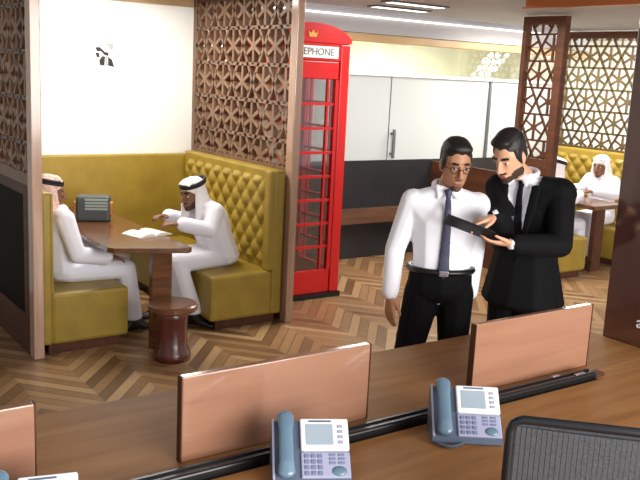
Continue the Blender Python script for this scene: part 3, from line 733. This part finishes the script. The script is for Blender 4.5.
# the tablet in his hands
Mw = Matrix.Translation(SUIT_LOC) @ Matrix.Rotation(SUIT_RZ, 4, 'Z')
tc_ = Mw @ Vector((-.055, -.61, 1.292))
tb = thing('tablet', tuple(tc_), 'dark tablet held in the suited man\'s hands', 'tablet', None, SUIT_RZ)
nn = Vector((.04, .47, .86)).normalized(); uu = Vector((.8, .6, 0)); uu = (uu-nn*uu.dot(nn)).normalized(); vv = nn.cross(uu)
Mx = Matrix(((vv.x, uu.x, nn.x, 0), (vv.y, uu.y, nn.y, 0), (vv.z, uu.z, nn.z, 0), (0, 0, 0, 1)))
MB().box(-.085, .085, -.12, .12, -.005, .005, .003, Mx).build('case', MAT['tablet'], tb, local=True)
MB().box(-.075, .075, -.105, .105, .005, .0062, 0, Mx).build('screen', MAT['screen'], tb, local=True)

# ---- seated men in white robes
def seated(lean=0.0, k=.95, seat=.43, reach=None):
    hp = seat+.085
    def up(z, dx=0, dy=0): return (dx, dy-math.sin(lean)*z*1.0, hp+z*math.cos(lean)*k)
    J = dict(pelvis=(0, 0, hp), waist=up(.16), chest=up(.35), neck=up(.52), shL=up(.45, .168), shR=up(.45, -.168),
             hipL=(.085, -.02, hp-.01), hipR=(-.085, -.02, hp-.01), knL=(.12, -.42, .50), knR=(-.12, -.42, .50), anL=(.12, -.44, .09), anR=(-.12, -.44, .09), toeL=(.13, -.58, .022), toeR=(-.13, -.58, .022))
    J['R'] = Matrix.Rotation(lean, 3, 'X'); return J
def robe(t, J, flare=.02, hem=.115):
    b = MB(); torso(b, J, .020)
    for s in 'LR': sleeve(b, J, s, .020, .93, .012)
    hL, hR, kL, kR, aL, aR = (Vector(J[n]) for n in ('hipL', 'hipR', 'knL', 'knR', 'anL', 'anR'))
    b.hull([ell(hL, (.10, .10, .085)), ell(hR, (.10, .10, .085)), ell(kL, .072), ell(kR, .072)])
    hz = Vector((0, 0, hem))
    b.hull([ell(kL, .072), ell(kR, .072), ell(aL+Vector((.01, 0, hem-.09)), (.065, .075, .03)), ell(aR+Vector((-.01, 0, hem-.09)), (.065, .075, .03))])
    return b.build('robe', MAT['robe'], t, local=True, voxel=.009, sm=4)
def headscarf(t, Mh, m_, cord=True):
    b = MB()
    b.hull([ell((0, .018, .066), (.089, .106, .084))], Mh)
    b.hull([ell((0, .05, .03), (.088, .072, .07)), ell((0, .085, -.16), (.115, .06, .05)), ell((0, .08, -.24), (.15, .06, .04))], Mh)
    for s in (-1, 1):
        b.hull([ell((s*.082, .01, .05), (.014, .045, .04)), ell((s*.098, .02, -.13), (.022, .05, .05)), ell((s*.085, -.03, -.19), (.03, .045, .03))], Mh)
    b.hull([ell((.04, -.062, .098), (.03, .022, .014)), ell((-.04, -.062, .098), (.03, .022, .014)), ell((0, -.03, .12), (.06, .04, .02))], Mh)
    b.build('headscarf', MAT[m_], t, local=True, voxel=.006, sm=3)
    if cord:
        b = MB()
        for dz in (0, .018): b.tube([Mh @ Vector((.088*math.cos(a), .016+.104*math.sin(a), .088+dz+.016*math.sin(a))) for a in [2*PI*k/32 for k in range(32)]], .0115, 6, True)
        b.build('head_cord', MAT['cord'], t, local=True, smooth=True)
SG = 'seated men in white robes'
# left man, facing the table (+x): local -y -> +x
J = seated(-.06, .86)
J.update(head=(0, .08, 1.055), headrot=(.05, 0, -.1), elL=(.225, -.04, .655), wrL=(.12, -.27, .605), elR=(-.23, -.04, .65), wrR=(-.17, -.28, .605))
J['hands'] = [('L', (-.5, -.85, -.15), (-.2, 0, -1), .35, None), ('R', (.25, -.95, -.2), (.1, 0, -1), .35, None)]
J['knL'] = (.11, -.42, .49); J['knR'] = (-.12, -.45, .49); J['anL'] = (.11, -.46, .09); J['anR'] = (-.12, -.50, .09); J['toeL'] = (.11, -.60, .022); J['toeR'] = (-.12, -.64, .022)
P, Mh, _ = person(J, (1.965, 6.0, 0), PI/2, 'person in a white robe and pinkish headscarf seated at left, seen from the side', 'skin_dark', 1, SG)
robe(P, J); headscarf(P, Mh, 'ghutrar'); shoes(P, J)
b = MB(); wv, e = Vector(J['wrR']), Vector(J['elR']); d = (wv-e).normalized(); o1 = d.orthogonal().normalized(); o2 = d.cross(o1)
b.tube([wv-d*.0+(o1*math.cos(a)+o2*math.sin(a))*.037 for a in [2*PI*k/20 for k in range(20)]], .008, 6, True); b.build('wristwatch', MAT['black'], P, local=True, smooth=True)
# right man, facing -x
J = seated(.32, .88)
J.update(girth=1.2, head=(0, -.25, 1.0), headrot=(.18, 0, .25), elL=(.25, -.22, .76), wrL=(.19, -.43, .81), elR=(-.22, -.20, .76), wrR=(-.13, -.40, .82))
J['hands'] = [('L', (-.35, -.95, .05), (-.1, 0, -1), .4, None), ('R', (.3, -.95, .1), (.2, 0, -1), .5, None)]
J['knL'] = (.15, -.44, .49); J['knR'] = (-.12, -.46, .49); J['anL'] = (.20, -.33, .09); J['anR'] = (-.12, -.46, .09); J['toeL'] = (.34, -.24, .022); J['toeR'] = (-.12, -.60, .022)
P, Mh, _ = person(J, (3.27, 6.02, 0), -PI/2, 'bearded person in white robe and white headscarf writing at the walnut table', 'skin_dark', 2, SG)
robe(P, J); headscarf(P, Mh, 'ghutra'); shoes(P, J)
# far alcove
J = seated(.12, .93)
J.update(head=(0, -.10, 1.085), headrot=(.1, 0, -.2), elL=(.24, -.10, .80), wrL=(.12, -.33, .83), elR=(-.24, -.10, .80), wrR=(-.14, -.34, .83))
J['hands'] = [('L', (-.4, -.9, 0), (0, 0, -1), .4, None), ('R', (.3, -.95, 0), (0, 0, -1), .4, None)]
P, Mh, _ = person(J, (7.24, 6.02, 0), PI/2, 'person in a white robe and headscarf on the far sofa, right behind the suited man', 'skin_dark', 1, SG)
robe(P, J); headscarf(P, Mh, 'ghutra'); shoes(P, J)
J = seated(.12, .93)
J.update(head=(0, -.10, 1.085), headrot=(.1, 0, .15), elL=(.24, -.10, .80), wrL=(.12, -.33, .83), elR=(-.24, -.10, .80), wrR=(-.14, -.34, .83))
J['hands'] = [('L', (-.4, -.9, 0), (0, 0, -1), .4, None), ('R', (.3, -.95, 0), (0, 0, -1), .4, None)]
P, Mh, _ = person(J, (8.36, 6.15, 0), -PI/2, 'far person in a white robe and headscarf beside the dark column, facing left', 'skin_dark', 1, SG)
robe(P, J); headscarf(P, Mh, 'ghutra', False); shoes(P, J)
t = thing('far_dining_table', (7.75, 6.4, 0), 'dark walnut table between the two far mustard sofas', 'table')
MB().box(7.50, 8.02, 5.6, 7.28, .705, .75, .006).build('tabletop', MAT['table'], t)
MB().box(7.70, 7.85, 5.72, 5.78, 0, .705).build('leg', MAT['dwood'], t)
MB().box(7.70, 7.85, 7.0, 7.06, 0, .705).build('leg', MAT['dwood'], t)
